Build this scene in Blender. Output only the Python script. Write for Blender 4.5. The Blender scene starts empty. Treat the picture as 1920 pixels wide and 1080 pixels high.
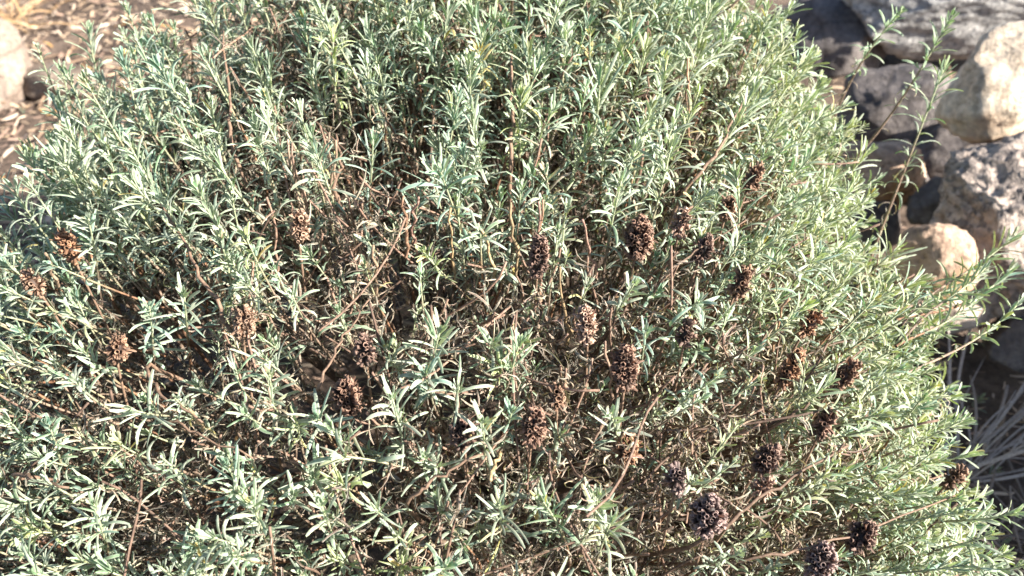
import bpy, math
import numpy as np
from mathutils import Vector, Matrix, noise as mnoise

rng = np.random.default_rng(11)
PI = math.pi
scene = bpy.context.scene
col = scene.collection

# ------------------------------------------------------------------ camera
CAM = np.array((0.0, -0.60, 1.05))
PITCH = math.radians(43.0)
TANH = 0.65                                   # half width of the view at unit depth
FWD = np.array((0, math.cos(PITCH), -math.sin(PITCH)))
UPV = np.array((0, math.sin(PITCH), math.cos(PITCH)))
RGT = np.array((1.0, 0, 0))


def ray(px, py):
    d = FWD + RGT * ((px - 960) / 960 * TANH) + UPV * ((540 - py) / 960 * TANH)
    return d / np.linalg.norm(d)


def project(P):
    v = np.asarray(P) - CAM
    z = v @ FWD
    return 960 + (v @ RGT) / z * 960 / TANH, 540 - (v @ UPV) / z * 960 / TANH, z


def at_z(px, py, z):
    r = ray(px, py)
    return CAM + r * ((z - CAM[2]) / r[2])


cd = bpy.data.cameras.new('camera')
cam = bpy.data.objects.new('camera', cd)
col.objects.link(cam)
cam.location = CAM
cam.rotation_euler = (PI / 2 - PITCH, 0, 0)
cd.sensor_width = 36
cd.lens = 18 / TANH
cd.clip_start = 0.02
cd.clip_end = 200
cd.dof.use_dof = True
cd.dof.focus_distance = 0.66
cd.dof.aperture_fstop = 6.0
scene.camera = cam

# ------------------------------------------------------------------ light
SUN = np.array((0.84, -0.28, 0.56))
SUN = SUN / np.linalg.norm(SUN)
elev = math.asin(SUN[2])
azim = math.atan2(SUN[0], SUN[1])
w = bpy.data.worlds.new("World")
scene.world = w
w.use_nodes = True
nt = w.node_tree
sky = nt.nodes.new('ShaderNodeTexSky')
sky.sky_type = 'NISHITA'
sky.sun_disc = False
sky.sun_elevation = elev
sky.sun_rotation = azim
bg = nt.nodes['Background']
nt.links.new(sky.outputs[0], bg.inputs[0])
bg.inputs[1].default_value = 0.058
sd = bpy.data.lights.new('sun', 'SUN')
sd.energy = 5.0
sd.angle = math.radians(0.53)
sd.color = (1.0, 0.925, 0.80)
so = bpy.data.objects.new('sun', sd)
col.objects.link(so)
so.rotation_euler = Vector(SUN).to_track_quat('Z', 'Y').to_euler()
so.location = (3, -1, 4)

scene.view_settings.view_transform = 'Standard'
scene.view_settings.look = 'None'
scene.view_settings.exposure = 1.7
scene.view_settings.gamma = 1
scene.cycles.max_bounces = 6
scene.cycles.diffuse_bounces = 4
scene.cycles.glossy_bounces = 2
scene.cycles.transmission_bounces = 3
scene.cycles.caustics_reflective = False
scene.cycles.caustics_refractive = False


# ------------------------------------------------------------------ materials
def new_mat(name):
    m = bpy.data.materials.new(name)
    m.use_nodes = True
    t = m.node_tree
    return m, t, t.nodes['Principled BSDF'], t.nodes['Material Output']


def N(t, kind, **kw):
    n = t.nodes.new(kind)
    for k, v in kw.items():
        setattr(n, k, v)
    return n


def mixrgb(t, a, b, f, mode='MIX'):
    n = N(t, 'ShaderNodeMix', data_type='RGBA', blend_type=mode)
    for sock, val in ((n.inputs[6], a), (n.inputs[7], b), (n.inputs[0], f)):
        if hasattr(val, 'is_output'):
            t.links.new(val, sock)
        elif isinstance(val, (int, float)):
            sock.default_value = val
        else:
            sock.default_value = (*val, 1) if len(val) == 3 else val
    return n.outputs[2]


def noise_tex(t, scale, detail=4, rough=0.55, vec=None):
    n = N(t, 'ShaderNodeTexNoise')
    n.inputs['Scale'].default_value = scale
    n.inputs['Detail'].default_value = detail
    n.inputs['Roughness'].default_value = rough
    if vec is not None:
        t.links.new(vec, n.inputs['Vector'])
    return n.outputs[0]


def ramp(t, fac, stops):
    r = N(t, 'ShaderNodeValToRGB')
    els = r.color_ramp.elements
    while len(els) < len(stops):
        els.new(0.5)
    for e, (p, c) in zip(els, stops):
        e.position = p
        e.color = (*c, 1) if len(c) == 3 else c
    t.links.new(fac, r.inputs[0])
    return r.outputs[0]


def bump(t, h, bsdf, strength=0.5, dist=0.01):
    b = N(t, 'ShaderNodeBump')
    b.inputs['Strength'].default_value = strength
    b.inputs['Distance'].default_value = dist
    t.links.new(h, b.inputs['Height'])
    t.links.new(b.outputs[0], bsdf.inputs['Normal'])


def leaf_material():
    """colour per leaf comes from the mesh; alpha holds 0 on the midrib and 1 on the rolled margin"""
    m, t, b, out = new_mat('felted_leaf')
    a = N(t, 'ShaderNodeAttribute', attribute_name='tint')
    geo = N(t, 'ShaderNodeNewGeometry')
    fuzz = ramp(t, a.outputs['Alpha'], [(0.0, (0.10, 0.10, 0.10)), (0.16, (0, 0, 0)), (0.5, (0.05, 0.05, 0.05)), (0.95, (0.66, 0.66, 0.66))])
    c = mixrgb(t, a.outputs['Color'], (0.72, 0.74, 0.64), fuzz)
    # downy underside is paler than the top
    bf = N(t, 'ShaderNodeMath', operation='MULTIPLY')
    t.links.new(geo.outputs['Backfacing'], bf.inputs[0])
    bf.inputs[1].default_value = 0.15
    c = mixrgb(t, c, (0.62, 0.66, 0.54), bf.outputs[0])
    sp = ramp(t, noise_tex(t, 420, 2), [(0.35, (0.72, 0.72, 0.72)), (0.65, (1.15, 1.15, 1.15))])
    c = mixrgb(t, c, sp, 1.0, 'MULTIPLY')
    t.links.new(c, b.inputs['Base Color'])
    b.inputs['Roughness'].default_value = 0.5
    b.inputs['Specular IOR Level'].default_value = 0.35
    tr = N(t, 'ShaderNodeBsdfTranslucent')
    t.links.new(mixrgb(t, c, (0.9, 1.0, 0.45), 1.0, 'MULTIPLY'), tr.inputs[0])
    mx = N(t, 'ShaderNodeMixShader')
    mx.inputs[0].default_value = 0.27
    t.links.new(b.outputs[0], mx.inputs[1])
    t.links.new(tr.outputs[0], mx.inputs[2])
    t.links.new(mx.outputs[0], out.inputs[0])
    return m


def bark_material():
    m, t, b, out = new_mat('twig_bark')
    a = N(t, 'ShaderNodeAttribute', attribute_name='tint')
    tc = N(t, 'ShaderNodeTexCoord')
    n1 = noise_tex(t, 260, 4, 0.6, tc.outputs['Object'])
    c = mixrgb(t, a.outputs['Color'], ramp(t, n1, [(0.3, (0.45, 0.42, 0.4)), (0.7, (1.35, 1.3, 1.25))]), 1.0, 'MULTIPLY')
    t.links.new(c, b.inputs['Base Color'])
    b.inputs['Roughness'].default_value = 0.75
    bump(t, n1, b, 0.5, 0.001)
    return m


def head_material():
    m, t, b, out = new_mat('dried_calyx')
    a = N(t, 'ShaderNodeAttribute', attribute_name='tint')
    n1 = noise_tex(t, 600, 3)
    c = mixrgb(t, a.outputs['Color'], ramp(t, n1, [(0.3, (0.55, 0.5, 0.5)), (0.7, (1.4, 1.35, 1.3))]), 1.0, 'MULTIPLY')
    t.links.new(c, b.inputs['Base Color'])
    b.inputs['Roughness'].default_value = 0.6
    tr = N(t, 'ShaderNodeBsdfTranslucent')
    t.links.new(mixrgb(t, c, (1.0, 0.6, 0.35), 1.0, 'MULTIPLY'), tr.inputs[0])
    mx = N(t, 'ShaderNodeMixShader')
    mx.inputs[0].default_value = 0.2
    t.links.new(b.outputs[0], mx.inputs[1])
    t.links.new(tr.outputs[0], mx.inputs[2])
    t.links.new(mx.outputs[0], out.inputs[0])
    return m


def rock_material(name, c1, c2, c3, speck=(0.05, 0.05, 0.05), speck_amt=0.3, scale=9.0, bstr=0.6, stain=None, stain_amt=0.0, sscale=95):
    m, t, b, out = new_mat(name)
    tc = N(t, 'ShaderNodeTexCoord')
    v = tc.outputs['Object']
    big = noise_tex(t, scale, 6, 0.62, v)
    c = ramp(t, big, [(0.3, c1), (0.5, c2), (0.7, c3)])
    fine = noise_tex(t, sscale, 5, 0.65, v)
    vor = N(t, 'ShaderNodeTexVoronoi')
    vor.inputs['Scale'].default_value = sscale * 1.6
    wv = N(t, 'ShaderNodeVectorMath', operation='ADD')
    t.links.new(v, wv.inputs[0])
    nz = N(t, 'ShaderNodeTexNoise')
    nz.inputs['Scale'].default_value = sscale * 1.5
    t.links.new(v, nz.inputs['Vector'])
    sc_ = N(t, 'ShaderNodeVectorMath', operation='SCALE')
    t.links.new(nz.outputs['Color'], sc_.inputs[0])
    sc_.inputs['Scale'].default_value = 1.2 / sscale
    t.links.new(sc_.outputs[0], wv.inputs[1])
    t.links.new(wv.outputs[0], vor.inputs['Vector'])
    s = ramp(t, vor.outputs['Color'], [(0.0, (1, 1, 1)), (speck_amt, (1, 1, 1)), (speck_amt + 0.08, (0, 0, 0))])
    sm = N(t, 'ShaderNodeMath', operation='MULTIPLY')
    t.links.new(s, sm.inputs[0])
    sm.inputs[1].default_value = 0.55
    c = mixrgb(t, c, speck, sm.outputs[0])
    c = mixrgb(t, c, ramp(t, fine, [(0.3, (0.62, 0.6, 0.6)), (0.68, (1.25, 1.22, 1.2))]), 1.0, 'MULTIPLY')
    if stain:
        sn = noise_tex(t, scale * 0.55, 3, 0.5, v)
        sf = ramp(t, sn, [(0.62 - stain_amt * 0.3, (0, 0, 0)), (0.74 - stain_amt * 0.3, (1, 1, 1))])
        c = mixrgb(t, c, stain, sf)
    t.links.new(c, b.inputs['Base Color'])
    cr = N(t, 'ShaderNodeTexVoronoi', feature='DISTANCE_TO_EDGE')
    cr.inputs['Scale'].default_value = scale * 0.7
    cwv = N(t, 'ShaderNodeVectorMath', operation='ADD')
    t.links.new(v, cwv.inputs[0])
    t.links.new(sc_.outputs[0], cwv.inputs[1])
    t.links.new(cwv.outputs[0], cr.inputs['Vector'])
    crack = ramp(t, cr.outputs['Distance'], [(0.0, (0.35, 0.33, 0.32)), (0.035, (1, 1, 1))])
    c = mixrgb(t, c, crack, 0.6, 'MULTIPLY')
    t.links.new(c, b.inputs['Base Color'])
    b.inputs['Roughness'].default_value = 0.88
    h = mixrgb(t, big, fine, 0.45)
    bump(t, h, b, bstr, 0.02)
    return m


def ground_material():
    m, t, b, out = new_mat('dry_soil')
    tc = N(t, 'ShaderNodeTexCoord')
    v = tc.outputs['Object']
    n1 = noise_tex(t, 4, 6, 0.6, v)
    n2 = noise_tex(t, 60, 6, 0.7, v)
    c = ramp(t, n1, [(0.3, (0.08, 0.058, 0.047)), (0.55, (0.15, 0.11, 0.088)), (0.75, (0.26, 0.20, 0.16))])
    c = mixrgb(t, c, ramp(t, n2, [(0.3, (0.45, 0.45, 0.45)), (0.7, (1.4, 1.35, 1.3))]), 1.0, 'MULTIPLY')
    t.links.new(c, b.inputs['Base Color'])
    b.inputs['Roughness'].default_value = 0.95
    bump(t, n2, b, 0.8, 0.02)
    return m


def attr_material(name, rough=0.7, transl=0.0):
    m, t, b, out = new_mat(name)
    a = N(t, 'ShaderNodeAttribute', attribute_name='tint')
    n1 = noise_tex(t, 120, 4)
    c = mixrgb(t, a.outputs['Color'], ramp(t, n1, [(0.3, (0.65, 0.62, 0.6)), (0.7, (1.25, 1.25, 1.2))]), 1.0, 'MULTIPLY')
    t.links.new(c, b.inputs['Base Color'])
    b.inputs['Roughness'].default_value = rough
    return m


LEAF = leaf_material()
BARK = bark_material()
HEAD = head_material()
LITTER = attr_material('dead_litter')
STRAW = attr_material('straw')
SOIL = ground_material()


# ------------------------------------------------------------------ mesh collecting
class MB:
    def __init__(s):
        s.v, s.f, s.c, s.m, s.n = [], [], [], [], 0

    def add(s, v, f, c, mi=0):
        s.v.append(v.reshape(-1, 3))
        s.f.append(f.reshape(-1, 4) + s.n)
        s.c.append(c.reshape(-1, 4))
        s.m.append(np.full(len(f.reshape(-1, 4)), mi, dtype=np.int32))
        s.n += len(s.v[-1])

    def build(s, name, mats, parent=None, smooth=True, origin=None):
        v = np.concatenate(s.v)
        if origin is not None:
            v = v - origin
        f = np.concatenate(s.f)
        c = np.concatenate(s.c)
        mi = np.concatenate(s.m)
        me = bpy.data.meshes.new(name)
        me.vertices.add(len(v))
        me.vertices.foreach_set('co', v.astype(np.float32).ravel())
        me.loops.add(len(f) * 4)
        me.loops.foreach_set('vertex_index', f.astype(np.int32).ravel())
        me.polygons.add(len(f))
        me.polygons.foreach_set('loop_start', np.arange(0, len(f) * 4, 4, dtype=np.int32))
        me.polygons.foreach_set('loop_total', np.full(len(f), 4, dtype=np.int32))
        me.update(calc_edges=True)
        me.polygons.foreach_set('use_smooth', np.full(len(f), smooth))
        at = me.color_attributes.new('tint', 'FLOAT_COLOR', 'POINT')
        at.data.foreach_set('color', c.astype(np.float32).ravel())
        for m in mats:
            me.materials.append(m)
        me.polygons.foreach_set('material_index', mi)
        me.validate()
        o = bpy.data.objects.new(name, me)
        col.objects.link(o)
        if origin is not None:
            o.location = origin
        if parent is not None:
            o.parent = parent
        return o


def unit(a):
    return a / np.maximum(np.linalg.norm(a, axis=-1, keepdims=True), 1e-9)


PROFILE = np.array([0.50, 0.78, 0.92, 1.0, 1.0, 0.93, 0.50])


def add_leaves(mb, rows, S=6, mi=0):
    """rows: base(3) dir(3) normal(3) length width bend side_bend roll r g b"""
    if not len(rows):
        return
    R = np.asarray(rows, dtype=float)
    base, d, n = R[:, 0:3], unit(R[:, 3:6]), R[:, 6:9]
    n = unit(n - d * (n * d).sum(1, keepdims=True))
    b = np.cross(d, n)
    L, W, bend, side, roll = R[:, 9], R[:, 10], R[:, 11], R[:, 12], R[:, 13]
    t = np.linspace(0, 1, S + 1)
    prof = np.interp(t, np.linspace(0, 1, 7), PROFILE)
    th = bend[:, None] * t[None] ** 1.35
    dirs = (d[:, None] * np.cos(th)[..., None] - n[:, None] * np.sin(th)[..., None]
            + b[:, None] * (side[:, None] * t[None])[..., None])
    dirs = unit(dirs)
    mid = 0.5 * (dirs[:, 1:] + dirs[:, :-1]) * (L / S)[:, None, None]
    pos = base[:, None] + np.concatenate([np.zeros((len(R), 1, 3)), np.cumsum(mid, 1)], 1)
    nn = n[:, None] * np.cos(th)[..., None] + d[:, None] * np.sin(th)[..., None]
    bb = np.broadcast_to(b[:, None], nn.shape)
    rl = roll[:, None] * t[None]
    b2 = bb * np.cos(rl)[..., None] + nn * np.sin(rl)[..., None]
    n2 = nn * np.cos(rl)[..., None] - bb * np.sin(rl)[..., None]
    hw = (W[:, None] * prof[None] * 0.5)[..., None]
    left = pos - b2 * hw - n2 * hw * 0.55
    right = pos + b2 * hw - n2 * hw * 0.55
    V = np.stack([left, pos, right], 2)                      # leaf, station, across
    K = len(R)
    C = np.empty((K, S + 1, 3, 4))
    C[..., :3] = R[:, None, None, 14:17]
    C[..., 3] = np.array([1.0, 0.0, 1.0])[None, None]
    i = np.arange(S)[:, None] * 3 + np.arange(2)[None]
    q = np.stack([i, i + 3, i + 4, i + 1], -1).reshape(-1, 4)
    F = q[None] + (np.arange(K) * (S + 1) * 3)[:, None, None]
    mb.add(V, F, C, mi)


def add_tube(mb, pts, rad, tint, sides=5, mi=0, cap=True, knob=0.0):
    P = np.asarray(pts, float)
    M = len(P)
    r = np.broadcast_to(np.asarray(rad, float), (M,)).copy()
    T = unit(np.gradient(P, axis=0))
    ref = np.array((0.13, 0.31, 0.94)) if abs(T[0][2]) < 0.9 else np.array((1.0, 0.1, 0))
    u = unit(np.cross(T, ref))
    v = np.cross(T, u)
    if knob:
        r = r * (1 + knob * rng.uniform(-1, 1, M))
    a = np.arange(sides) * 2 * PI / sides
    ring = P[:, None] + r[:, None, None] * (u[:, None] * np.cos(a)[None, :, None] + v[:, None] * np.sin(a)[None, :, None])
    tc = np.asarray(tint, float)
    C = np.ones((M, sides, 4))
    C[..., :3] = tc[:, None] if tc.ndim == 2 else tc
    i = np.arange(M - 1)[:, None] * sides
    j = np.arange(sides)[None]
    k = (j + 1) % sides
    F = np.stack([i + j, i + k, i + k + sides, i + j + sides], -1)
    V = ring.reshape(-1, 3)
    Cf = C.reshape(-1, 4)
    F = F.reshape(-1, 4)
    if cap:                                             # closed end: a last ring shrunk onto the axis
        tip = P[-1] + (ring[-1] - P[-1]) * 0.05
        V = np.concatenate([V, tip])
        Cf = np.concatenate([Cf, Cf[-sides:]])
        i0 = (M - 1) * sides
        jj = np.arange(sides)
        F = np.concatenate([F, np.stack([i0 + jj, i0 + (jj + 1) % sides, i0 + (jj + 1) % sides + sides, i0 + jj + sides], -1)])
    mb.add(V, F, Cf, mi)


def curve_pts(P0, P1, P2, P3, n):
    t = np.linspace(0, 1, n)[:, None]
    return (1 - t) ** 3 * P0 + 3 * (1 - t) ** 2 * t * P1 + 3 * (1 - t) * t * t * P2 + t ** 3 * P3


# ------------------------------------------------------------------ shrub surface
CX, CY, RX, RY = -0.075, 0.02, 0.59, 0.62


def surf(x, y):
    h = np.interp(y, [-0.6, -0.35, -0.14, 0.1, 0.35], [0.46, 0.535, 0.615, 0.69, 0.775])
    h = h - 0.13 * np.clip((-x - 0.28) / 0.2, 0, 1) * np.clip((y - 0.05) / 0.3, 0, 1)
    x = np.where(x > 0, x - 0.02 * np.clip((0.12 - y) / 0.25, 0, 1), x)
    r = (np.abs((x - CX) / RX) ** 2.8 + np.abs((y - CY) / RY) ** 2.8) ** (1 / 2.8)
    return h * np.maximum(0.0, 1 - np.minimum(r, 1) ** 4.5) ** 0.5


def hit(px, py, off=0.0):
    r = ray(px, py)
    for k in range(900):
        P = CAM + r * (0.3 + k * 0.0025)
        if P[2] < surf(P[0], P[1]) + off:
            return P
    return CAM + r * 1.05


DENS = np.array([
    [.0, .10, .22, .55, .7, .9, .9, .9, 1, 1, 1, 1, 1, .6, .18, 0],
    [.2, .5, .75, .8, .7, .6, .6, .8, .9, 1, 1, 1, 1, 1, .12, 0],
    [.9, 1, 1, .7, .5, .55, .6, .8, .9, .8, .8, 1, 1, .7, .10, 0],
    [.7, .7, .7, .7, .65, .75, .7, .75, .6, .4, .6, .8, 1, .9, .08, .0],
    [.8, .45, .4, .6, .8, .75, .75, .65, .4, .25, .4, .8, 1, 1, .4, .25],
    [.7, .5, .3, .6, .4, .3, .75, .6, .5, .3, .5, .6, .7, 1, 1, .15],
    [.8, .55, .7, .65, .7, .7, .4, .6, .6, .6, .6, .5, .6, 1, 1, .2],
    [.8, .9, .9, .85, .8, .7, .55, .85, .55, .55, .4, .4, .5, 1, 1, .4],
    [.8, .85, .9, .9, 1, 1, .75, .85, .6, .6, .4, .35, .5, 1, 1, .9]])


def density(px, py):
    gx = min(max((px - 60) / 120, 0), 14.999)
    gy = min(max((py - 60) / 120, 0), 7.999)
    i, j = int(gy), int(gx)
    a, b = gy - i, gx - j
    return ((DENS[i, j] * (1 - b) + DENS[i, j + 1] * b) * (1 - a) + (DENS[i + 1, j] * (1 - b) + DENS[i + 1, j + 1] * b) * a)


ROOT = np.array((-0.02, 0.0, 0.02))


def lean(P):
    v = P - np.array((-0.05, -0.02, 0.10))
    v[2] = max(v[2], 0.05)
    v[1] *= 0.30
    v[0] *= float(np.interp(P[0], [-0.1, 0.25], [0.42, 1.0]))
    return unit(v)


HEADS = [  # px, py, width px, height px, tint, tilt in the picture (degrees, 0 = up)
    (128, 462, 46, 62, 'rust', -15), (562, 425, 48, 54, 'tan', 10), (222, 655, 50, 52, 'brown', 20),
    (60, 530, 46, 46, 'tan', -30), (458, 605, 56, 58, 'tan', 15), (650, 748, 76, 84, 'umber', 5),
    (685, 655, 50, 52, 'dark', 0), (1010, 482, 58, 84, 'dark', 5), (1197, 447, 78, 92, 'umber', 8),
    (1277, 418, 42, 50, 'pale', 10), (1318, 468, 46, 46, 'dark', 20), (1100, 608, 48, 66, 'pale', -5),
    (1172, 692, 66, 98, 'umber', 0), (1285, 628, 40, 48, 'dark', 5), (1412, 335, 38, 56, 'brown', 25),
    (1365, 392, 36, 44, 'brown', 15), (1000, 800, 60, 70, 'umber', 8), (866, 812, 56, 66, 'dark', -8),
    (1045, 745, 38, 46, 'brown', 0), (1175, 842, 54, 60, 'rust', 5), (1520, 607, 44, 44, 'rust', 35),
    (1482, 690, 46, 84, 'rust', 25), (1582, 705, 50, 66, 'brown', 40), (1545, 797, 42, 50, 'umber', 20),
    (1437, 860, 62, 62, 'dark', 35), (1268, 900, 42, 54, 'mauve', 5), (1328, 968, 92, 86, 'mauve', 5),
    (1615, 1006, 66, 68, 'dark', 40), (1540, 1052, 70, 72, 'mauve', 15), (1388, 528, 32, 66, 'brown', 20),
    (1790, 896, 36, 40, 'brown', 40), (1430, 912, 46, 34, 'pale', 50),
    ]

EYE_HEADS = []
for h in HEADS:
    P = hit(h[0], h[1], -0.022)
    EYE_HEADS.append(P)
HP = np.array(EYE_HEADS)


def brown(px, py):
    """how much dead growth shows at the surface"""
    a = max(0, 1.15 - ((px - 1150) / 470) ** 2 - ((py - 760) / 380) ** 2)
    b = 0.42 * max(0, 1.1 - ((px - 560) / 480) ** 2 - ((py - 760) / 330) ** 2)
    c = 0.8 * max(0, 1 - ((px - 640) / 190) ** 2 - ((py - 320) / 170) ** 2)
    return min(1, 1.15 * max(a, b, c))


POCKETS = [(300, 520, 120, 85), (285, 665, 120, 60), (600, 655, 105, 75), (820, 815, 50, 60), (1232, 662, 42, 55), (735, 310, 45, 60),
           (45, 425, 45, 50), (330, 930, 70, 40), (550, 850, 60, 40), (1085, 860, 50, 45), (700, 1040, 50, 35), (60, 740, 60, 50),
           (1210, 950, 45, 40), (760, 540, 40, 30), (660, 210, 50, 70), (560, 130, 40, 60)]


def pocket(P):
    """openings in the growth where one looks down into the shaded inside"""
    px, py, z = project(P)
    for (x, y, a, b) in POCKETS:
        if ((px - x) / a) ** 2 + ((py - y) / b) ** 2 < 1:
            return rng.random() < 0.92
    return False


def blocks_head(P):
    """is a tip close to the line from the eye to a seed head"""
    px, py, z = project(P)
    for h in HEADS:
        if abs(px - h[0]) < h[2] * 0.40 + 2 and -h[3] * 0.5 + 4 < py - h[1] < h[3] * 0.5 + 14:
            return True
    return False


# ------------------------------------------------------------------ shoots
def leaf_tint(kind):
    k = rng.uniform(0.8, 1.16)
    if kind == 'silver':
        c = np.array((0.345, 0.435, 0.325))
    elif kind == 'green':
        c = np.array((0.200, 0.335, 0.195))
    elif kind == 'teal':
        c = np.array((0.165, 0.320, 0.255))
    elif kind == 'lime':
        c = np.array((0.38, 0.46, 0.17))
    elif kind == 'pale lime':
        c = np.array((0.37, 0.45, 0.27))
    elif kind == 'olive':
        c = np.array((0.32, 0.355, 0.185))
    elif kind == 'yellow':
        c = np.array((0.62, 0.47, 0.12))
    elif kind == 'tan':
        c = np.array((0.49, 0.36, 0.265))
    elif kind == 'pinkbrown':
        c = np.array((0.29, 0.165, 0.13))
    else:
        c = np.array((0.10, 0.055, 0.045))
    return c * k * rng.uniform(0.93, 1.07, 3)


def frame(a):
    ref = np.array((1.0, 0, 0)) if abs(a[0]) < 0.8 else np.array((0, 1.0, 0))
    u = unit(np.cross(a, ref))
    return u, np.cross(a, u)


def shoot(P, tipdir, green=0.09, scale=1.0, dead_len=0.10, mood='silver', root=None, long=False, length=None, spare=False):
    """returns leaf rows, stem points, radii, tints. Spine runs from below up to tip P."""
    if root is None:
        tot = length if length else green + dead_len + rng.uniform(0.02, 0.06)
        inward = unit(ROOT + (0, 0, 0.1) - P)
        down = unit(-tipdir * 0.9 + inward * 0.30 + rng.normal(0, 0.12, 3))
        root = P + down * tot
        root[2] = max(root[2], 0.01)
    else:
        tot = np.linalg.norm(root - P)
    side = rng.normal(0, 0.12, 3) * tot
    pts = curve_pts(root, root + unit(P - root) * tot * 0.33 + side * 0.6, P - tipdir * tot * 0.33 + side * 0.3, P, 14)
    seg = np.linalg.norm(np.diff(pts, axis=0), axis=1)
    s = np.concatenate([[0], np.cumsum(seg)])
    total = s[-1]

    def at(dist):                                # distance measured back from the tip
        q = max(total - dist, 0)
        p = np.array([np.interp(q, s, pts[:, k]) for k in range(3)])
        q2 = max(q - 0.004, 0)
        p2 = np.array([np.interp(q2, s, pts[:, k]) for k in range(3)])
        dd = p - p2
        if np.linalg.norm(dd) < 1e-6:
            dd = tipdir
        return p, unit(dd)
    rows = []
    phi = rng.uniform(0, 2 * PI)
    dist, node = 0.0, 0
    alt = 'green' if rng.random() < 0.4 else ('teal' if rng.random() < 0.3 else ('olive' if rng.random() < 0.35 else 'silver'))
    maxlen = rng.uniform(0.025, 0.041) * scale
    wid = rng.uniform(0.0021, 0.0031) * (0.55 + 0.45 * scale)
    curlness = rng.uniform(1.0, 3.8)
    limit = min(green + dead_len, total * 0.98)
    while dist < limit:
        p, a = at(dist)
        u, v = frame(a)
        f = dist / max(green, 1e-4)
        isdead = f > 1
        if isdead and rng.random() < (0.6 if spare else 0.35):
            dist += 0.008
            node += 1
            phi += PI / 2
            continue
        g = min(f, 1.0)
        L = maxlen * (0.28 + 0.72 * min(1, (f / 0.30)) ** 0.8) if f < 0.3 else maxlen * (1 - 0.25 * g)
        inc = math.radians(10 + 50 * min(1, f * 1.7) ** 0.8)
        nl = 2 if (node > 1 and not long) or rng.random() < 0.6 else 3
        if spare and not isdead and rng.random() < 0.6:
            nl = 4 if rng.random() < 0.4 else 3
        for q in range(nl):
            ph = phi + q * 2 * PI / nl + rng.normal(0, 0.22)
            r = math.cos(ph) * u + math.sin(ph) * v
            i2 = inc + rng.normal(0, 0.16)
            Lq = L * rng.uniform(0.72, 1.2)
            bend = curlness * (0.12 + 1.05 * min(f * 1.3, 1)) * rng.uniform(0.35, 1.3)
            kind = mood if rng.random() < 0.68 else alt
            if kind == 'silver' and P[0] > 0.2 and rng.random() < 0.3:
                kind = 'pale lime'
            if rng.random() < 0.014:
                kind = 'yellow'
            w_ = wid * rng.uniform(0.75, 1.25)
            if isdead or (f > 0.75 and rng.random() < 0.4):
                kind = ('tan', 'pinkbrown', 'tan', 'olive', 'umber')[rng.integers(5)]
                i2 = math.radians(rng.uniform(70, 140))
                bend = rng.uniform(0.6, 4.2)
                Lq *= rng.uniform(0.55, 0.95)
                w_ *= rng.uniform(0.35, 0.75)
            dv = a * math.cos(i2) + r * math.sin(i2)
            nv = a * math.sin(i2) - r * math.cos(i2)
            rows.append((*(p + r * 0.0008), *dv, *nv, Lq, w_, bend, rng.normal(0, 0.28), rng.normal(0, 0.6), *leaf_tint(kind)))
            # axillary tuft of small young leaves
            if f > 0.22 and rng.random() < ((0.4 if spare else 0.75) if not isdead else 0.2):
                for z in range(rng.integers(1, 4)):
                    ph2 = ph + rng.normal(0, 0.5)
                    r2 = math.cos(ph2) * u + math.sin(ph2) * v
                    i3 = inc * rng.uniform(0.35, 0.95)
                    dv = a * math.cos(i3) + r2 * math.sin(i3)
                    nv = a * math.sin(i3) - r2 * math.cos(i3)
                    kd = kind if isdead else (mood if rng.random() < 0.75 else 'silver')
                    rows.append((*(p + r2 * 0.001), *dv, *nv, L * rng.uniform(0.28, 0.6), w_ * rng.uniform(0.6, 0.85), rng.uniform(-0.2, 0.9),
                                 rng.normal(0, 0.2), rng.normal(0, 0.4), *leaf_tint(kd)))
        step = 0.0026 + 0.0105 * min(1, f * 2.4)
        if long:
            step *= 1.35
        dist += step * rng.uniform(0.8, 1.25) * (0.6 + 0.4 * scale)
        phi += PI / 2 + rng.normal(0, 0.12)
        node += 1
    fromtip = total - s
    f = np.clip((fromtip - green * 0.35) / 0.05, 0, 1)[:, None]
    ga, br = np.array((0.36, 0.42, 0.28)), (np.array((0.28, 0.155, 0.095)) if rng.random() < 0.35 else np.array((0.28, 0.21, 0.165))) * rng.uniform(0.6, 1.1)
    tint = ga * (1 - f) + br * f
    rad = 0.0007 + 0.0007 * np.clip(fromtip / 0.12, 0, 1.4) * scale
    return rows, pts, rad, tint


def dead_shoot(P, a, n=26, ln=0.12, old_shaded=False):
    rows = []
    root = P - unit(a + rng.normal(0, 0.25, 3)) * ln
    pts = curve_pts(root, root + (P - root) * 0.4 + rng.normal(0, 0.01, 3), P - a * 0.03, P, 7)
    for _ in range(n):
        t = rng.random()
        p = root * (1 - t) + P * t
        d = unit(rng.normal(0, 1, 3) + (0, 0, -0.2))
        nn = unit(rng.normal(0, 1, 3))
        kind = ('tan', 'pinkbrown', 'pinkbrown', 'umber', 'umber', 'tan')[rng.integers(6)]
        if old_shaded and rng.random() < 0.8:  # decayed inner leaves, with the shade of the interior put into their tint
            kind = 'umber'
        rows.append((*p, *d, *nn, rng.uniform(0.012, 0.032), rng.uniform(0.0008, 0.0019), rng.uniform(0.4, 5.0), rng.normal(0, 0.3), rng.normal(0, 1.0), *leaf_tint(kind)))
    return rows, pts


def set_tags(o, label=None, cat=None, group=None, kind=None):
    for k, v_ in (('label', label), ('category', cat), ('group', group), ('kind', kind)):
        if v_:
            o[k] = v_
    return o


shrub = bpy.data.objects.new('lavender_shrub', None)
col.objects.link(shrub)
set_tags(shrub, 'dense grey green lavender shrub with dried brown seed heads, filling most of the view', 'shrub')

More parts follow.
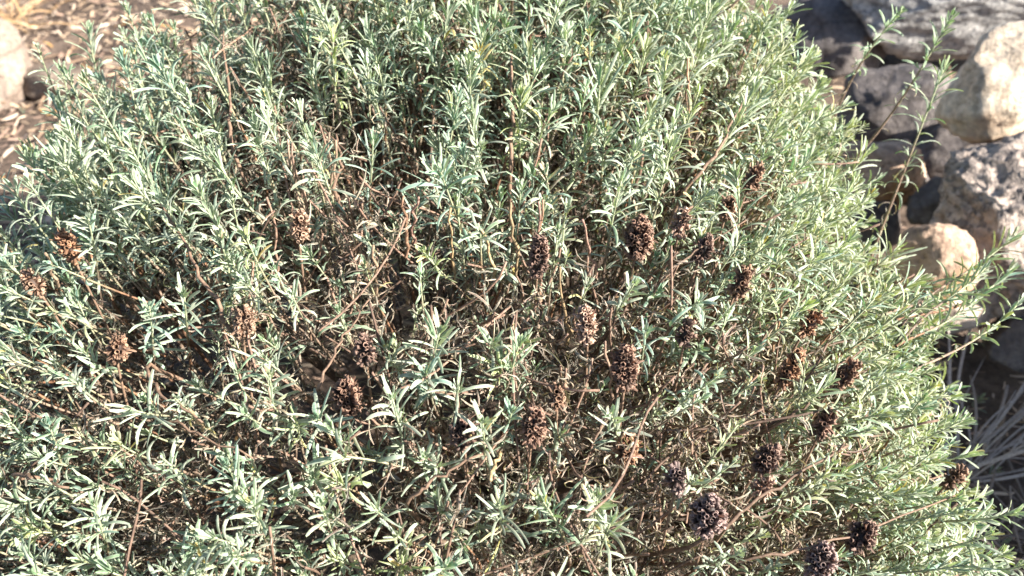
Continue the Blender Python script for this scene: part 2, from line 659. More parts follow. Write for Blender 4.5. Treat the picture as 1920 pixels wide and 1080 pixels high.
# --- shoots picked out by eye: tip, scale, mood, lean override (pixel of the shoot's lower end) ---
HERO = [  # tip px, tip py, scale, mood, base px, base py, height offset
    (1772, 122, 1.05, 'silver', 1648, 470, 0.02), (1785, 28, 1.15, 'green', 1640, 190, 0.03),
    (1690, 20, 1.0, 'green', 1600, 160, 0.02), (1645, 105, 1.0, 'silver', 1560, 260, 0.01),
    (1690, 380, 1.0, 'silver', 1610, 540, 0.0), (70, 88, 0.9, 'silver', 150, 250, 0.0),
    (62, 172, 0.9, 'silver', 120, 300, 0.0), (40, 205, 0.8, 'teal', 95, 330, 0.0),
    (165, 50, 1.1, 'silver', 290, 300, 0.01), (345, 165, 1.0, 'silver', 430, 420, 0.01),
    (300, 370, 1.25, 'silver', 430, 620, 0.015), (165, 410, 1.15, 'silver', 175, 560, 0.01),
    (825, 620, 1.35, 'silver', 830, 720, 0.015), (975, 640, 1.45, 'green', 960, 740, 0.02),
    (1190, 530, 1.2, 'silver', 1110, 640, 0.015), (905, 790, 1.5, 'silver', 930, 900, 0.02),
    (1018, 940, 1.4, 'green', 1030, 1040, 0.015), (935, 945, 1.4, 'silver', 920, 1040, 0.015),
    (425, 870, 1.5, 'teal', 430, 960, 0.015), (345, 550, 1.3, 'silver', 350, 640, 0.01),
    (280, 575, 1.1, 'teal', 275, 660, 0.005), (735, 745, 1.35, 'silver', 750, 860, 0.015),
    (175, 945, 1.3, 'silver', 200, 1040, 0.01), (1145, 775, 1.25, 'silver', 1145, 860, 0.015),
    (1210, 620, 1.2, 'teal', 1190, 700, 0.012), (990, 90, 1.5, 'silver', 985, 260, 0.01),
    (905, 60, 1.1, 'silver', 900, 220, 0.01), (1135, 240, 1.3, 'silver', 1120, 400, 0.01),
    (1245, 130, 1.3, 'silver', 1230, 330, 0.01), (905, 270, 1.2, 'silver', 905, 420, 0.01),
    (1065, 390, 1.15, 'silver', 1065, 520, 0.008), (790, 350, 1.0, 'teal', 800, 480, 0.005),
    (1730, 745, 1.1, 'silver', 1640, 830, 0.005), (1840, 745, 1.0, 'silver', 1740, 840, 0.0),
    (1850, 640, 1.0, 'silver', 1740, 720, 0.0), (1880, 480, 0.9, 'teal', 1780, 620, 0.0),
    (1870, 880, 0.95, 'silver', 1760, 960, 0.0), (1890, 1010, 0.9, 'silver', 1790, 1075, 0.0),
    (600, 30, 1.1, 'silver', 610, 200, 0.0), (160, 130, 1.0, 'silver', 250, 330, 0.0),
    (1540, 150, 1.1, 'silver', 1470, 330, 0.0), (1300, 40, 1.2, 'silver', 1290, 220, 0.0),
    (390, 10, 1.1, 'silver', 420, 200, 0.01), (235, 10, 1.0, 'silver', 260, 200, 0.01),
    (410, 440, 1.1, 'silver', 450, 580, 0.01), (700, 260, 1.0, 'teal', 715, 400, 0.0),
    (470, 940, 1.25, 'silver', 480, 1040, 0.01), (90, 790, 1.2, 'teal', 95, 880, 0.01),
    (600, 940, 1.3, 'silver', 620, 1040, 0.01), (1540, 470, 1.1, 'silver', 1470, 560, 0.0),
    (50, 290, 1.1, 'silver', 110, 420, 0.01), (130, 240, 1.1, 'silver', 200, 400, 0.01),
    (505, 700, 1.1, 'silver', 510, 790, 0.01), (1120, 930, 1.2, 'silver', 1130, 1010, 0.01),
    (230, 60, 1.0, 'silver', 300, 260, 0.0), (115, 130, 1.0, 'silver', 200, 300, 0.0), (290, 110, 1.0, 'silver', 350, 330, 0.0),
    (896, 92, 0.8, 'yellow', 893, 190, 0.03), (1106, 60, 0.9, 'yellow', 1104, 190, 0.02), (325, 50, 1.1, 'green', 370, 260, 0.0), (195, 175, 1.0, 'silver', 260, 380, 0.0), (270, 30, 0.9, 'silver', 330, 240, 0.0)]
SIDE = [(1905, 440, 1690, 610, 1.02), (1850, 500, 1690, 640, 0.98), (1918, 560, 1700, 700, 0.95), 
        (1900, 500, 1680, 600, 1.05), (1830, 560, 1680, 650, 0.95), (1800, 520, 1660, 590, 1.0), (1905, 960, 1760, 980, 0.76),
        (1925, 1060, 1780, 1040, 0.72), (1860, 1000, 1740, 1040, 0.72)]

all_shoots = []          # (apparent size, rows, pts, rad, tint)


def keep(P, sh):
    px, py, z = project(P)
    inside = -20 < px < 1940 and -20 < py < 1100
    size = (sum(r[9] for r in sh[0]) / z) * (1.0 if inside else 0.0)
    all_shoots.append((size, sh))


hero_tips = []
for (px, py, sc, mood, bx, by, off) in HERO:
    P = hit(px, py, off)
    hero_tips.append(P)
    depth = (P - CAM) @ FWD
    r = ray(bx, by)
    B = CAM + r * ((depth + 0.10) / (r @ FWD))
    d = unit(P - B)
    tl = unit(d * 0.8 + np.array((0, 0, 0.35)) + rng.normal(0, 0.05, 3))
    ext = B - d * 0.06 + np.array((0, 0, -0.08))
    sc = min(sc, 1.3) * (0.88 if depth > 0.7 else 0.74)
    sh = shoot(P, tl, green=min(0.16, 0.085 * sc + 0.35 * np.linalg.norm(P - B)), scale=sc, dead_len=0.05, mood=mood, root=ext)
    keep(P, sh)
for (px, py, bx, by, dist) in SIDE:                     # loose shoots reaching out over the stones and straw
    P = CAM + ray(px, py) * dist
    B = hit(bx, by, -0.05)
    d = unit(P - B)
    hero_tips.append(P)
    keep(P, shoot(P, unit(d * 0.7 + np.array((0, 0, 0.5))), green=0.12, scale=0.85, dead_len=0.04, mood='silver', root=B))
hero_tips = np.array(hero_tips)

# --- the canopy: tips spread over the dome, thinner where the photo shows gaps ---
tips = list(hero_tips)
cell = {}


def near(P, rad):
    k = tuple(np.floor(P / 0.03).astype(int))
    for i in (-1, 0, 1):
        for j in (-1, 0, 1):
            for l in (-1, 0, 1):
                for Q in cell.get((k[0] + i, k[1] + j, k[2] + l), ()):
                    if np.sum((Q - P) ** 2) < rad * rad:
                        return True
    return False


def put(P):
    cell.setdefault(tuple(np.floor(P / 0.03).astype(int)), []).append(P)


for P in hero_tips:
    put(P)


def sample(nmax, depth_lo, depth_hi, rad, dens_pow, tries):
    out = []
    for _ in range(tries):
        if len(out) >= nmax:
            break
        x, y = rng.uniform(CX - RX, CX + RX + 0.06), rng.uniform(CY - RY, CY + RY)
        z = surf(x, y)
        if z < 0.06:
            continue
        gx = (surf(x + 0.004, y) - surf(x - 0.004, y)) / 0.008
        gy = (surf(x, y + 0.004) - surf(x, y - 0.004)) / 0.008
        if rng.random() > math.sqrt(1 + min(gx * gx + gy * gy, 12)) / 3.6:
            continue
        nrm = unit(np.array((-gx, -gy, 1.0)))
        P = np.array((x, y, z)) - nrm * rng.uniform(depth_lo, depth_hi)
        if P[2] < 0.04:
            continue
        px, py, zz = project(P)
        if not (-160 < px < 2080 and -160 < py < 1250):
            if rng.random() > 0.35:
                continue
        elif rng.random() > density(px, py) ** dens_pow:
            continue
        if near(P, rad):
            continue
        put(P)
        out.append(P)
    return out


outer = sample(2200, -0.015, 0.045, 0.0145, 1.1, 160000)
cell.clear()
for P in outer:
    px, py, zz = project(P)
    if blocks_head(P) or (pocket(P) and rng.random() < 0.8):
        continue
    tip = unit(lean(P) + np.array((0, 0, 0.25)) + rng.normal(0, 0.16, 3))
    r_ = rng.random()
    mood = 'silver' if r_ < 0.66 else 'green' if r_ < 0.82 else 'teal' if r_ < 0.95 else 'lime'
    sc = float(np.clip(rng.normal(0.90, 0.20), 0.55, 1.4)) * float(np.clip(zz / 0.76, 0.68, 1.10))
    if px > 1350:
        sc *= 0.92
        mood = 'silver' if rng.random() < 0.75 else 'olive'
    front = px < 1350 and py > 430
    top = px < 1450 and py < 430
    if top and rng.random() < 0.24:
        continue
    if top:
        P = P + np.array((0, 0, rng.uniform(-0.01, 0.045)))
    if rng.random() < 0.05:
        mood = ('tan', 'olive')[rng.integers(2)] if rng.random() < 0.6 else 'lime'
    green = rng.uniform(0.022, 0.060) if front else rng.uniform(0.08, 0.16) if top else rng.uniform(0.05, 0.11)
    if top:
        sc *= 1.12
        tip = unit(tip + np.array((0, 0, 0.5)))
    if front:
        tip = unit(tip + np.array((0.05, -0.35, 0.15)) * rng.uniform(0, 1))
    keep(P, shoot(P, tip, green=green, scale=sc * (1.12 if front else 1.0), dead_len=rng.uniform(0.02, 0.06) if front else rng.uniform(0.03, 0.09), mood=mood,
                  long=not front and rng.random() < (0.6 if top else 0.3), spare=front or (top and rng.random() < 0.5)))
mid = sample(1000, 0.045, 0.11, 0.018, 0.8, 70000)
cell.clear()
for P in mid:
    if pocket(P) or blocks_head(P) and rng.random() < 0.5:
        continue
    if project(P)[1] < 420 and project(P)[0] < 1400 and rng.random() < (0.85 if project(P)[1] < 190 and project(P)[0] < 330 else 0.5):
        continue
    if rng.random() < 0.4 * brown(*project(P)[:2]):
        continue
    tip = unit(lean(P) + np.array((0, 0, 0.2)) + rng.normal(0, 0.25, 3))
    keep(P, shoot(P, tip, green=rng.uniform(0.02, 0.06), scale=rng.uniform(0.6, 0.9), dead_len=rng.uniform(0.05, 0.10),
                  mood=('teal', 'green', 'olive', 'silver')[rng.integers(4)]))

all_shoots.sort(key=lambda q: -q[0])
for size, (rows, pts, rad, tint) in all_shoots[:100]:
    o = pts[0]
    mb = MB()
    add_leaves(mb, rows, 6)
    lf = mb.build('leafy_shoot', [LEAF], shrub, origin=pts[-1])
    ms = MB()
    add_tube(ms, pts, rad, tint, 6)
    st = ms.build('stem', [BARK], lf, origin=pts[-1])
    st.location = (0, 0, 0)
mb = MB()
big = []
for size, (rows, pts, rad, tint) in all_shoots[100:]:
    big += rows
    add_tube(mb, pts, rad, tint, 5, mi=1)
add_leaves(mb, big, 5)
fo = mb.build('foliage', [LEAF, BARK], shrub)
fo['kind'] = 'stuff'
fo['label'] = 'mass of smaller leafy shoots between the larger ones'
NLEAF = len(big)

# --- dead brown undergrowth inside the shrub ---
mb = MB()
big = []


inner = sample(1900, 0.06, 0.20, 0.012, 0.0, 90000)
cell.clear()
upper = [P for P in sample(4200, -0.002, 0.055, 0.0085, 0.0, 140000) if rng.random() < 0.08 + 1.0 * brown(*project(P)[:2]) and not blocks_head(P)]
cell.clear()
print('upper dead', len(upper))
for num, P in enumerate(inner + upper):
    old_shaded = num < len(inner)  # inner layer: old growth, leaves and twigs coloured darker for the unlit inside
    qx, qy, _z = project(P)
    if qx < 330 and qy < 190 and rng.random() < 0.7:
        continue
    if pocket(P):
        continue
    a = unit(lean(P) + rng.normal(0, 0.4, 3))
    rows, pts = dead_shoot(P, a, n=32 if old_shaded else 24, old_shaded=old_shaded)
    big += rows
    add_tube(mb, pts, 0.0011, np.array((0.24, 0.16, 0.125)) * (rng.uniform(0.2, 0.7) if old_shaded else rng.uniform(0.5, 1.3)), 4, mi=1)
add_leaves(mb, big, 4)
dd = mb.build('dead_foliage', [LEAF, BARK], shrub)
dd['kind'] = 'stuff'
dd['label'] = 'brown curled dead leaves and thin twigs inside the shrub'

# --- woody branches ---
BR = [((1290, 1040), (1420, 935), (1590, 835), 7), ((1330, 1060), (1560, 1020), (1790, 925), 5),
      ((250, 770), (350, 800), (470, 860), 5), ((440, 640), (380, 520), (305, 385), 7), ((0, 880), (60, 900), (130, 915), 7),
      ((955, 330), (962, 200), (958, 95), 7), ((430, 320), (432, 190), (418, 60), 6), ((1105, 170), (1106, 90), (1100, 5), 5),
      ((1210, 300), (1212, 180), (1214, 40), 5), ((1280, 360), (1350, 280), (1400, 180), 6), ((740, 960), (810, 900), (900, 850), 7),
      ((560, 790), (640, 640), (690, 560), 5), ((1210, 560), (1290, 480), (1400, 410), 4), ((1460, 800), (1530, 740), (1620, 650), 5),
      ((620, 380), (640, 300), (628, 250), 6), ((250, 660), (300, 740), (380, 790), 6)]
for (a_, b_, c_, wpx) in BR:
    A, B, C = (hit(*a_, -0.035), hit(*b_, -0.015), hit(*c_, -0.010))
    depth = (B - CAM) @ FWD
    r0 = wpx * 0.5 * depth * TANH / 960
    low = A * 0.45 + np.array((0, 0, 0.02)) * 0.55
    low[2] = A[2] * 0.35
    pts = curve_pts(low, A * 0.9 + low * 0.1, A, A * 0.5 + B * 0.5, 10)
    pts = np.concatenate([pts, curve_pts(A * 0.5 + B * 0.5, B, B, C, 12)[1:]])
    pts[5:] += rng.normal(0, 0.0012, (len(pts) - 5, 3))
    ms = MB()
    c0 = np.array((0.20, 0.135, 0.10)) * rng.uniform(0.75, 1.15)
    add_tube(ms, pts, np.linspace(r0 * 1.5, r0 * 0.65, len(pts)), c0, 8, knob=0.10)
    ms.build('branch', [BARK], shrub, origin=pts[0])
for k in range(16):                                   # main limbs from the root crown
    a = k / 16 * 2 * PI + rng.normal(0, 0.15)
    e = np.array((CX + RX * 0.62 * math.cos(a), CY + RY * 0.62 * math.sin(a), 0))
    e[2] = surf(e[0], e[1]) * rng.uniform(0.62, 0.8)
    pts = curve_pts(ROOT - (0, 0, 0.04), ROOT + (0.03 * math.cos(a), 0.03 * math.sin(a), 0.12), e * 0.6 + (0, 0, 0.08), e, 12)
    pts[2:] += rng.normal(0, 0.004, (len(pts) - 2, 3))
    ms = MB()
    add_tube(ms, pts, np.linspace(0.010, 0.003, 12), np.array((0.10, 0.068, 0.05)) * rng.uniform(0.8, 1.2), 8, knob=0.15)
    ms.build('branch', [BARK], shrub, origin=pts[0])

# --- bare pruned flower stalks, pale and cut off square ---
CUT = [(1010, 378, 1012, 520), (1018, 375, 1015, 530), (958, 380, 968, 500), (903, 432, 925, 520), (1092, 412, 1112, 500),
       (757, 368, 760, 460), (785, 370, 778, 440), (540, 262, 560, 380), (548, 268, 575, 400), (618, 248, 622, 380),
       (630, 262, 632, 390), (500, 370, 520, 500), (190, 762, 222, 810), (355, 768, 375, 800), (415, 432, 420, 540),
       (85, 475, 105, 525), (1135, 640, 1145, 740), (700, 460, 706, 560), (845, 390, 852, 500),
       (1050, 500, 1060, 620), (920, 900, 935, 860), (1480, 560, 1455, 640), (1290, 110, 1296, 260)]
for (ax, ay, bx, by) in CUT:
    T = hit(ax, ay, 0.012)
    depth = (T - CAM) @ FWD
    r = ray(bx, by)
    Bq = CAM + r * ((depth + 0.05) / (r @ FWD))
    low = Bq + (Bq - T) * 0.25
    pts = curve_pts(low, Bq + rng.normal(0, 0.003, 3), (Bq + T) / 2 + rng.normal(0, 0.003, 3), T, 9)
    ms = MB()
    c0 = np.array((0.42, 0.32, 0.25)) * rng.uniform(0.7, 1.1) * np.array((1, rng.uniform(0.8, 1.05), rng.uniform(0.7, 1.0)))
    pts[1:-1] += rng.normal(0, 0.0012, (7, 3))
    add_tube(ms, pts, rng.uniform(0.0010, 0.0016) * np.linspace(1.15, 0.8, 9), c0 * rng.uniform(0.7, 1.15, (9, 1)), 7, knob=0.22)
    ms.build('cut_stalk', [BARK], shrub, origin=low)

# --- dried seed heads ---
TINTS = {'rust': ((0.125, 0.058, 0.038), (0.44, 0.27, 0.17)), 'tan': ((0.17, 0.10, 0.068), (0.50, 0.36, 0.27)),
         'brown': ((0.11, 0.060, 0.045), (0.40, 0.27, 0.19)), 'umber': ((0.070, 0.038, 0.031), (0.38, 0.25, 0.19)),
         'dark': ((0.050, 0.030, 0.027), (0.32, 0.22, 0.18)), 'pale': ((0.26, 0.16, 0.12), (0.66, 0.50, 0.40)),
         'mauve': ((0.070, 0.044, 0.044), (0.44, 0.34, 0.32))}
HEADLABEL = {'rust': 'rusty orange brown dried head', 'tan': 'pale tan dried head', 'brown': 'mid brown dried head',
             'umber': 'large dark brown dried head', 'dark': 'blackish brown dried head', 'pale': 'pinkish pale dried head',
             'mauve': 'dark mauve grey dried head'}


def head_mesh(w_, h_, tint):
    """whorls of open-mouthed calyx tubes round a short axis, local z up"""
    mb = MB()
    dark, rim = (np.array(q) for q in TINTS[tint])
    sd_ = 7
    A = np.arange(sd_) * 2 * PI / sd_
    total = int(PI * w_ * h_ / 0.0036 ** 2 * 0.95)
    for i in range(total):
        t = (i + 0.5) / total
        if rng.random() < 0.07:
            continue
        if True:
            ph = i * 2.39996 + rng.normal(0, 0.22)
            t = min(max(t + rng.normal(0, 0.02), 0.01), 0.99)
            zz = (t - 0.5) * h_ * 0.80
            rr = w_ * 0.5 * (math.sin(PI * (0.12 + 0.78 * t))) ** 0.6
            el = (t - 0.42) * 2.2 + rng.normal(0, 0.25)
            d = unit(np.array((math.cos(ph) * math.cos(el), math.sin(ph) * math.cos(el), math.sin(el))) + rng.normal(0, 0.16, 3))
            u, v = frame(d)
            ln = rng.uniform(0.0050, 0.0090)
            rr *= rng.uniform(0.84, 1.10)
            base = np.array((math.cos(ph), math.sin(ph), 0)) * max(rr - ln, 0.0005) + np.array((0, 0, zz))
            r1 = rng.uniform(0.0011, 0.0019)
            k = rng.uniform(0.5, 1.45)
            wx = rng.random() < 0.25
            hue = np.array((1.0, 0.92, 0.92)) if wx else np.array((1.0, 1.0, 1.0))
            if rng.random() < 0.3:
                ln *= 0.6
                r1 *= 0.75
            rings, cols = [], []
            toothy = rng.uniform(0.0, 0.0016)
            for (sft, rad, cc) in ((0.0, 0.5, dark * 0.9), (0.45, 1.0, dark * k), (0.85, 1.12, (dark * 0.6 + rim * 0.4) * k), (1.0, 1.32, rim * k), (0.93, 0.95, rim * 0.8 * k), (0.35, 0.75, dark * 0.35)):
                tooth = np.where(np.arange(sd_) % 2 == 0, toothy, -toothy * 0.3)[:, None] * (1 if sft > 0.95 else 0)
                rings.append(base + d * (ln * sft + tooth) + (u * np.cos(A)[:, None] + v * np.sin(A)[:, None]) * r1 * rad * rng.uniform(0.9, 1.1))
                cc4 = np.ones((sd_, 4))
                cc4[:, :3] = cc
                cols.append(cc4)
            V = np.concatenate(rings)
            i0 = np.arange(5)[:, None] * sd_
            jj = np.arange(sd_)[None]
            kk = (jj + 1) % sd_
            F = np.stack([i0 + jj, i0 + kk, i0 + kk + sd_, i0 + jj + sd_], -1).reshape(-1, 4)
            mb.add(V, F, np.concatenate(cols))
    # bracts between the whorls and a core
    rows = []
    for _ in range(int(34 * w_ / 0.03)):
        ph, t = rng.uniform(0, 2 * PI), rng.random()
        el = (t - 0.4) * 1.7
        d = np.array((math.cos(ph) * math.cos(el), math.sin(ph) * math.cos(el), math.sin(el)))
        rr = w_ * 0.5 * (math.sin(PI * (0.16 + 0.72 * t))) ** 0.6
        p = np.array((math.cos(ph), math.sin(ph), 0)) * rr * 0.72 + np.array((0, 0, (t - 0.5) * h_ * 0.86))
        rows.append((*p, *d, *(np.array((0, 0, 1.0)) + rng.normal(0, 0.3, 3)), rng.uniform(0.004, 0.009), rng.uniform(0.0010, 0.0030), rng.uniform(-0.9, 1.4), rng.normal(0, 0.4), rng.normal(0, 0.4), *(dark * 0.4 + rim * 0.6 * rng.uniform(0.7, 1.1))))
    add_leaves(mb, rows, 4)
    zc = np.linspace(-h_ * 0.45, h_ * 0.40, 6)
    add_tube(mb, np.stack([zc * 0, zc * 0, zc], 1), w_ * 0.5 * np.array((0.25, 0.5, 0.6, 0.55, 0.4, 0.15)), dark * 0.4, 9)
    return mb


for (px, py, wp, hp, tint, tilt), P in zip(HEADS, EYE_HEADS):
    depth = (P - CAM) @ FWD
    k = depth * TANH / 960
    ob = head_mesh(wp * k * rng.uniform(0.72, 0.84), hp * k * rng.uniform(0.76, 0.92), tint).build('seed_head', [HEAD], shrub)
    ob.location = P
    tl = math.radians(tilt)
    axis = unit(UPV * math.cos(tl) + RGT * math.sin(tl) - FWD * 0.35 + np.array((0, 0, 0.25)))
    ob.rotation_euler = Vector(axis).to_track_quat('Z', 'Y').to_euler()
    ob['label'] = HEADLABEL[tint]
    ms = MB()
    low = P - axis * hp * k * 0.45
    end = low - axis * 0.05 + np.array((0, 0, -0.07))
    loc = np.stack([np.array(ob.rotation_euler.to_matrix().inverted() @ Vector(q - P)) for q in curve_pts(end, end * 0.5 + low * 0.5, low - axis * 0.01, low, 8)])
    add_tube(ms, loc, 0.0011, (0.22, 0.15, 0.11), 6)
    ms.build('stalk', [BARK], ob)

# ------------------------------------------------------------------ ground
gx_ = np.concatenate([np.linspace(-30, -2.6, 12), np.linspace(-2.5, 2.5, 160), np.linspace(2.6, 30, 12)])
gy_ = np.concatenate([np.linspace(-30, -1.2, 12), np.linspace(-1.1, 3.6, 150), np.linspace(3.7, 40, 12)])
X, Y = np.meshgrid(gx_, gy_)
Z = np.array([[0.035 * mnoise.noise(Vector((x * 1.7, y * 1.7, 0.3))) + 0.012 * mnoise.noise(Vector((x * 9, y * 9, 2.3))) for x, y in zip(rx, ry)] for rx, ry in zip(X, Y)])
V = np.stack([X, Y, Z], -1)
ny, nx = X.shape
ii = np.arange(ny - 1)[:, None] * nx + np.arange(nx - 1)[None]
F = np.stack([ii, ii + 1, ii + nx + 1, ii + nx], -1)
mb = MB()
mb.add(V, F, np.ones((ny * nx, 4)))
g = mb.build('ground', [SOIL])
g['kind'] = 'structure'


def gz(x, y):
    return 0.035 * mnoise.noise(Vector((x * 1.7, y * 1.7, 0.3))) + 0.012 * mnoise.noise(Vector((x * 9, y * 9, 2.3)))


# ------------------------------------------------------------------ litter on the ground
mb = MB()
rows = []
for zone, cnt in ((((-2.3, 0.1), (0.35, 2.9)), 13000), (((0.1, 1.6), (0.4, 2.6)), 1200), (((0.3, 1.0), (-0.7, 0.4)), 900), (((-0.7, 0.5), (-0.5, 0.5)), 900)):
    (x0, x1), (y0, y1) = zone
    for _ in range(cnt):
        x, y = rng.uniform(x0, x1), rng.uniform(y0, y1)
        a = rng.normal(0.2, 0.9)
        d = np.array((math.cos(a), math.sin(a), rng.normal(0.05, 0.18)))
        k = rng.random()
        c = np.array((0.53, 0.40, 0.29)) if k < 0.5 else np.array((0.36, 0.25, 0.20)) if k < 0.75 else np.array((0.58, 0.47, 0.39)) if k < 0.96 else np.array((0.5, 0.3, 0.12))
        c = c * rng.uniform(0.75, 1.15)
        L = rng.uniform(0.012, 0.05)
        rows.append((x, y, gz(x, y) + rng.uniform(0.002, 0.022), *d, rng.normal(0, 0.35), rng.normal(0, 0.35), 1.0, L, L * rng.uniform(0.08, 0.24), rng.normal(0.1, 0.7), rng.normal(0, 0.4), rng.normal(0, 0.7), *c))
add_leaves(mb, rows, 5)
for _ in range(260):
    x, y = rng.uniform(-2.2, 0.3), rng.uniform(0.4, 2.8)
    a = rng.uniform(0, PI)
    L = rng.uniform(0.05, 0.16)
    p = np.array((x, y, gz(x, y) + 0.012))
    e = p + np.array((math.cos(a), math.sin(a), rng.normal(0, 0.1))) * L
    add_tube(mb, curve_pts(p, p * 0.7 + e * 0.3 + rng.normal(0, 0.008, 3), p * 0.3 + e * 0.7 + rng.normal(0, 0.008, 3), e, 6), rng.uniform(0.0015, 0.004), np.array((0.36, 0.25, 0.18)) * rng.uniform(0.6, 1.2), 5)
lt = mb.build('leaf_litter', [LITTER])
set_tags(lt, 'dry brown leaf and bark litter covering the ground behind the shrub', 'leaf litter', kind='stuff')

# ------------------------------------------------------------------ rocks
R_BLUE = rock_material('blue_grey_stone', (0.31, 0.31, 0.32), (0.45, 0.45, 0.45), (0.60, 0.59, 0.57), (0.10, 0.11, 0.13), 0.25, 7)
R_CREAM = rock_material('cream_stone', (0.50, 0.38, 0.27), (0.70, 0.60, 0.48), (0.80, 0.74, 0.64), (0.35, 0.25, 0.18), 0.12, 8, 0.5, (0.42, 0.22, 0.10), 0.10)
R_GRANITE = rock_material('speckled_granite', (0.24, 0.21, 0.20), (0.42, 0.355, 0.315), (0.58, 0.49, 0.43), (0.06, 0.06, 0.07), 0.30, 16, 1.0, sscale=60)
R_TAN = rock_material('tan_stone', (0.34, 0.23, 0.16), (0.50, 0.36, 0.27), (0.62, 0.49, 0.39), (0.22, 0.14, 0.1), 0.15, 9, 0.6, (0.46, 0.25, 0.11), 0.2)
R_GREY_SHADED = rock_material('shade_darkened_grey_stone', (0.095, 0.085, 0.085), (0.155, 0.14, 0.14), (0.24, 0.22, 0.215), (0.12, 0.11, 0.12), 0.2, 8)  # grey lowered so the colour itself carries the shade in the rock gaps
R_BROWN = rock_material('brown_stone', (0.13, 0.10, 0.08), (0.21, 0.17, 0.14), (0.30, 0.25, 0.21), (0.1, 0.08, 0.06), 0.15, 6, 0.4)
R_DUN = rock_material('dun_stone', (0.20, 0.155, 0.13), (0.29, 0.235, 0.20), (0.38, 0.32, 0.27), (0.16, 0.12, 0.1), 0.15, 6, 0.4)
R_BUFF = rock_material('buff_stone', (0.36, 0.28, 0.22), (0.50, 0.41, 0.34), (0.60, 0.52, 0.45), (0.3, 0.22, 0.17), 0.15, 6, 0.4)


def rock(px, py, wpx, hpx, zc, mat, label, seed, name='rock', tilt=0.0, cuts=9, rough=0.05, deep=0.8, sub=5, group=None):
    """a stone centred on the sight line through (px, py) at height zc: outline wpx x hpx, faceted and worn"""
    P = at_z(px, py, zc)
    z = (P - CAM) @ FWD
    k = z * TANH / 960
    rw, rh = wpx * 0.5 * k, hpx * 0.5 * k
    lr = np.random.default_rng(seed)
    import bmesh
    bm = bmesh.new()
    bmesh.ops.create_icosphere(bm, subdivisions=sub, radius=1.0)
    V = np.array([v.co[:] for v in bm.verts])
    nrm = unit(lr.normal(0, 1, (cuts * 2, 3)))
    dist = lr.uniform(0.70, 0.93, cuts * 2)
    for nn, dd_ in zip(nrm, dist):
        s = V @ nn
        over = np.maximum(s - dd_, 0)
        V = V - nn[None] * (over * 0.97)[:, None]
    off = Vector(lr.uniform(-50, 50, 3))
    D = []
    for v in V:
        q = Vector(v)
        a = mnoise.fractal(q * 1.6 + off, 0.9, 2.1, 6)
        b = mnoise.noise(q * 8 + off) + 0.7 * mnoise.noise(q * 19 + off) + (0.6 * mnoise.noise(q * 34 + off) if sub > 5 else 0)
        D.append(0.10 * a + rough * b)
    V = V * (1 + np.array(D))[:, None]
    V[:, 0] /= np.abs(V[:, 0]).max()
    V[:, 1] /= np.abs(V[:, 1]).max()
    V[:, 2] /= np.abs(V[:, 2]).max()
    # local x = picture right, local y = away, local z = up, tilted in the picture plane
    ct, st = math.cos(tilt), math.sin(tilt)
    R = np.stack([RGT * ct + UPV * st, FWD, -RGT * st + UPV * ct], 1)
    V = (V * np.array((rw, (rw + rh) * 0.5 * deep, rh))) @ R.T
    for bv, c in zip(bm.verts, V):
        bv.co = c
    me = bpy.data.meshes.new(name)
    bm.to_mesh(me)
    bm.free()
    me.polygons.foreach_set('use_smooth', np.full(len(me.polygons), True))
    me.materials.append(mat)
    o = bpy.data.objects.new(name, me)
    o.location = P
    col.objects.link(o)
    set_tags(o, label, 'rock', group)
    return o


rock(1830, -5, 520, 215, 0.20, R_BLUE, 'large blue grey boulder along the top right edge, above the cream rock', 3, 'boulder', 0.03, 7, 0.03, 0.6, 6)
rock(1884, 152, 300, 204, 0.34, R_CREAM, 'bright cream coloured rock with an ochre lower tip, lying on the speckled boulder', 14, 'rock', 0.72, 9, 0.025, 0.7)
rock(1800, 285, 230, 150, 0.10, R_GREY_SHADED, 'dark shaded stone wedged under the cream rock', 44, 'rock', 0.3, 8, 0.03)
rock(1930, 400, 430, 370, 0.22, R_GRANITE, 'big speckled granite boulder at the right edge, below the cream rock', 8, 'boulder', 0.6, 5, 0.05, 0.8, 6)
rock(1752, 385, 100, 110, 0.14, R_GREY_SHADED, 'small smooth grey block wedged against the left side of the speckled boulder', 21, 'rock', 0.1, 10, 0.02)
rock(1680, 215, 250, 190, 0.10, R_GREY_SHADED, 'shaded slate grey rock in the gap left of the cream rock', 5, 'rock', -0.1, 10, 0.02)
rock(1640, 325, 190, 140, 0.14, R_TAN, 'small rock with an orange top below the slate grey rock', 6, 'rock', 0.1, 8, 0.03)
rock(1702, 345, 74, 90, 0.13, R_GREY_SHADED, 'little rounded pale grey stone beside the orange topped rock', 27, 'rock', 0.2, 6, 0.02, sub=4)
rock(1752, 492, 170, 150, 0.22, R_TAN, 'warm tan rock half in shadow, left below the speckled boulder', 31, 'rock', -0.5, 8, 0.03)
rock(1765, 580, 190, 110, 0.08, R_BUFF, 'pinkish buff stone showing through leaves beneath the warm tan rock', 12, 'rock', 0.1, 8, 0.03)
rock(1550, 75, 270, 170, 0.06, R_GREY_SHADED, 'dark shaded rock behind the shrub, left of the blue grey boulder', 17, 'rock', 0.0, 9, 0.03)
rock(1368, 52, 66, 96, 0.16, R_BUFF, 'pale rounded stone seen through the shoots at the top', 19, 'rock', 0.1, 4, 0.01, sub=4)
rock(1910, 640, 140, 110, 0.05, R_GREY_SHADED, 'dull shaded rock at the right edge below the speckled boulder', 23, 'rock', 0.3, 9, 0.03)
rock(1620, 425, 160, 150, 0.06, R_GREY_SHADED, 'dull grey stone behind the leaf tips, left of the warm tan rock', 24, 'rock', 0.3, 9, 0.03)
_q = project(np.array((1.32, -0.08, 0.20)))  # unseen boulder, added only to shade the lower right ground and straw
_k = 960 / TANH / _q[2]
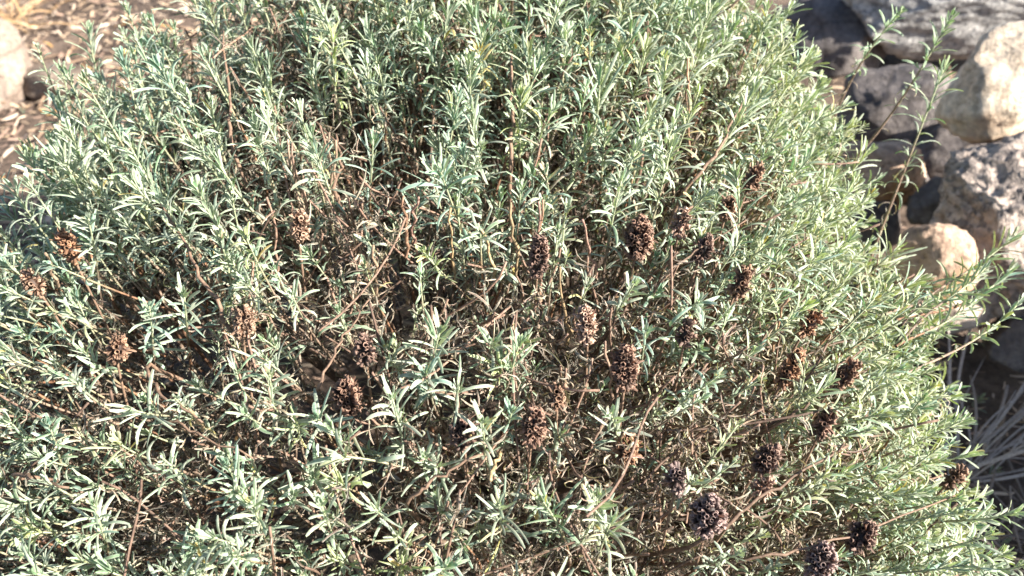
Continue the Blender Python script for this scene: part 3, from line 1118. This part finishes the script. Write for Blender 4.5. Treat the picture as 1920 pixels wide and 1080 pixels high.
rock(_q[0], _q[1], 0.62 * _k, 0.75 * _k, 0.20, R_BLUE, 'unseen boulder added beyond the right edge of the view to cast shade on the straw', 29, 'boulder', 0.1, 8, 0.03, 0.8)
rock(-14, 120, 124, 200, 0.07, R_DUN, 'rounded buff stone at the left edge by the leaf litter', 33, 'rock', 0.2, 5, 0.02)
rock(110, 155, 170, 80, 0.02, R_BROWN, 'low flat brown stone beside the rounded buff stone', 35, 'rock', -0.1, 6, 0.03)
rock(560, 222, 56, 76, 0.04, R_BUFF, 'small pale stone glimpsed through a gap in the upper left shoots', 37, 'rock', 0.0, 5, 0.02, sub=4)

# ------------------------------------------------------------------ dry grass
def tuft(name, label, bpx, bpy_, n, angles, Ls, wid, c0, spread, rise):
    mb = MB()
    base = at_z(bpx, bpy_, 0.012)
    rows = []
    for _ in range(n):
        a = rng.uniform(*angles)
        d = unit(np.array((math.cos(a), math.sin(a), rng.uniform(*rise))))
        p = base + np.array((rng.normal(0, spread), rng.normal(0, spread), 0))
        rows.append((*p, *d, rng.normal(0, 0.3), rng.normal(0, 0.3), 1.0, rng.uniform(*Ls), wid * rng.uniform(0.6, 1.3), rng.uniform(-0.1, 1.0), rng.normal(0, 0.35), rng.normal(0, 0.6), *(np.array(c0) * rng.uniform(0.6, 1.2))))
    add_leaves(mb, rows, 8)
    o = mb.build(name, [STRAW], origin=base)
    set_tags(o, label, 'dry grass')
    return o


tuft('dry_grass_tuft', 'tuft of long grey straw fanning out in the shade at the lower right edge', 1800, 890, 26, (-0.1, 1.5), (0.18, 0.42), 0.0050, (0.42, 0.37, 0.35), 0.02, (0.03, 0.55))
tuft('dry_grass_tuft', 'matted dark straw lying on the ground in the bottom right corner', 1890, 1010, 45, (-1.0, 2.6), (0.06, 0.24), 0.004, (0.22, 0.18, 0.16), 0.04, (0.0, 0.5))
tuft('dry_grass_tuft', 'orange dry grass tuft by the buff stone in the upper left corner', 30, 45, 30, (0.3, 3.3), (0.08, 0.22), 0.005, (0.44, 0.29, 0.16), 0.04, (0.1, 0.8))

print('shoots', len(all_shoots), 'leaves', NLEAF, 'elev', math.degrees(elev))
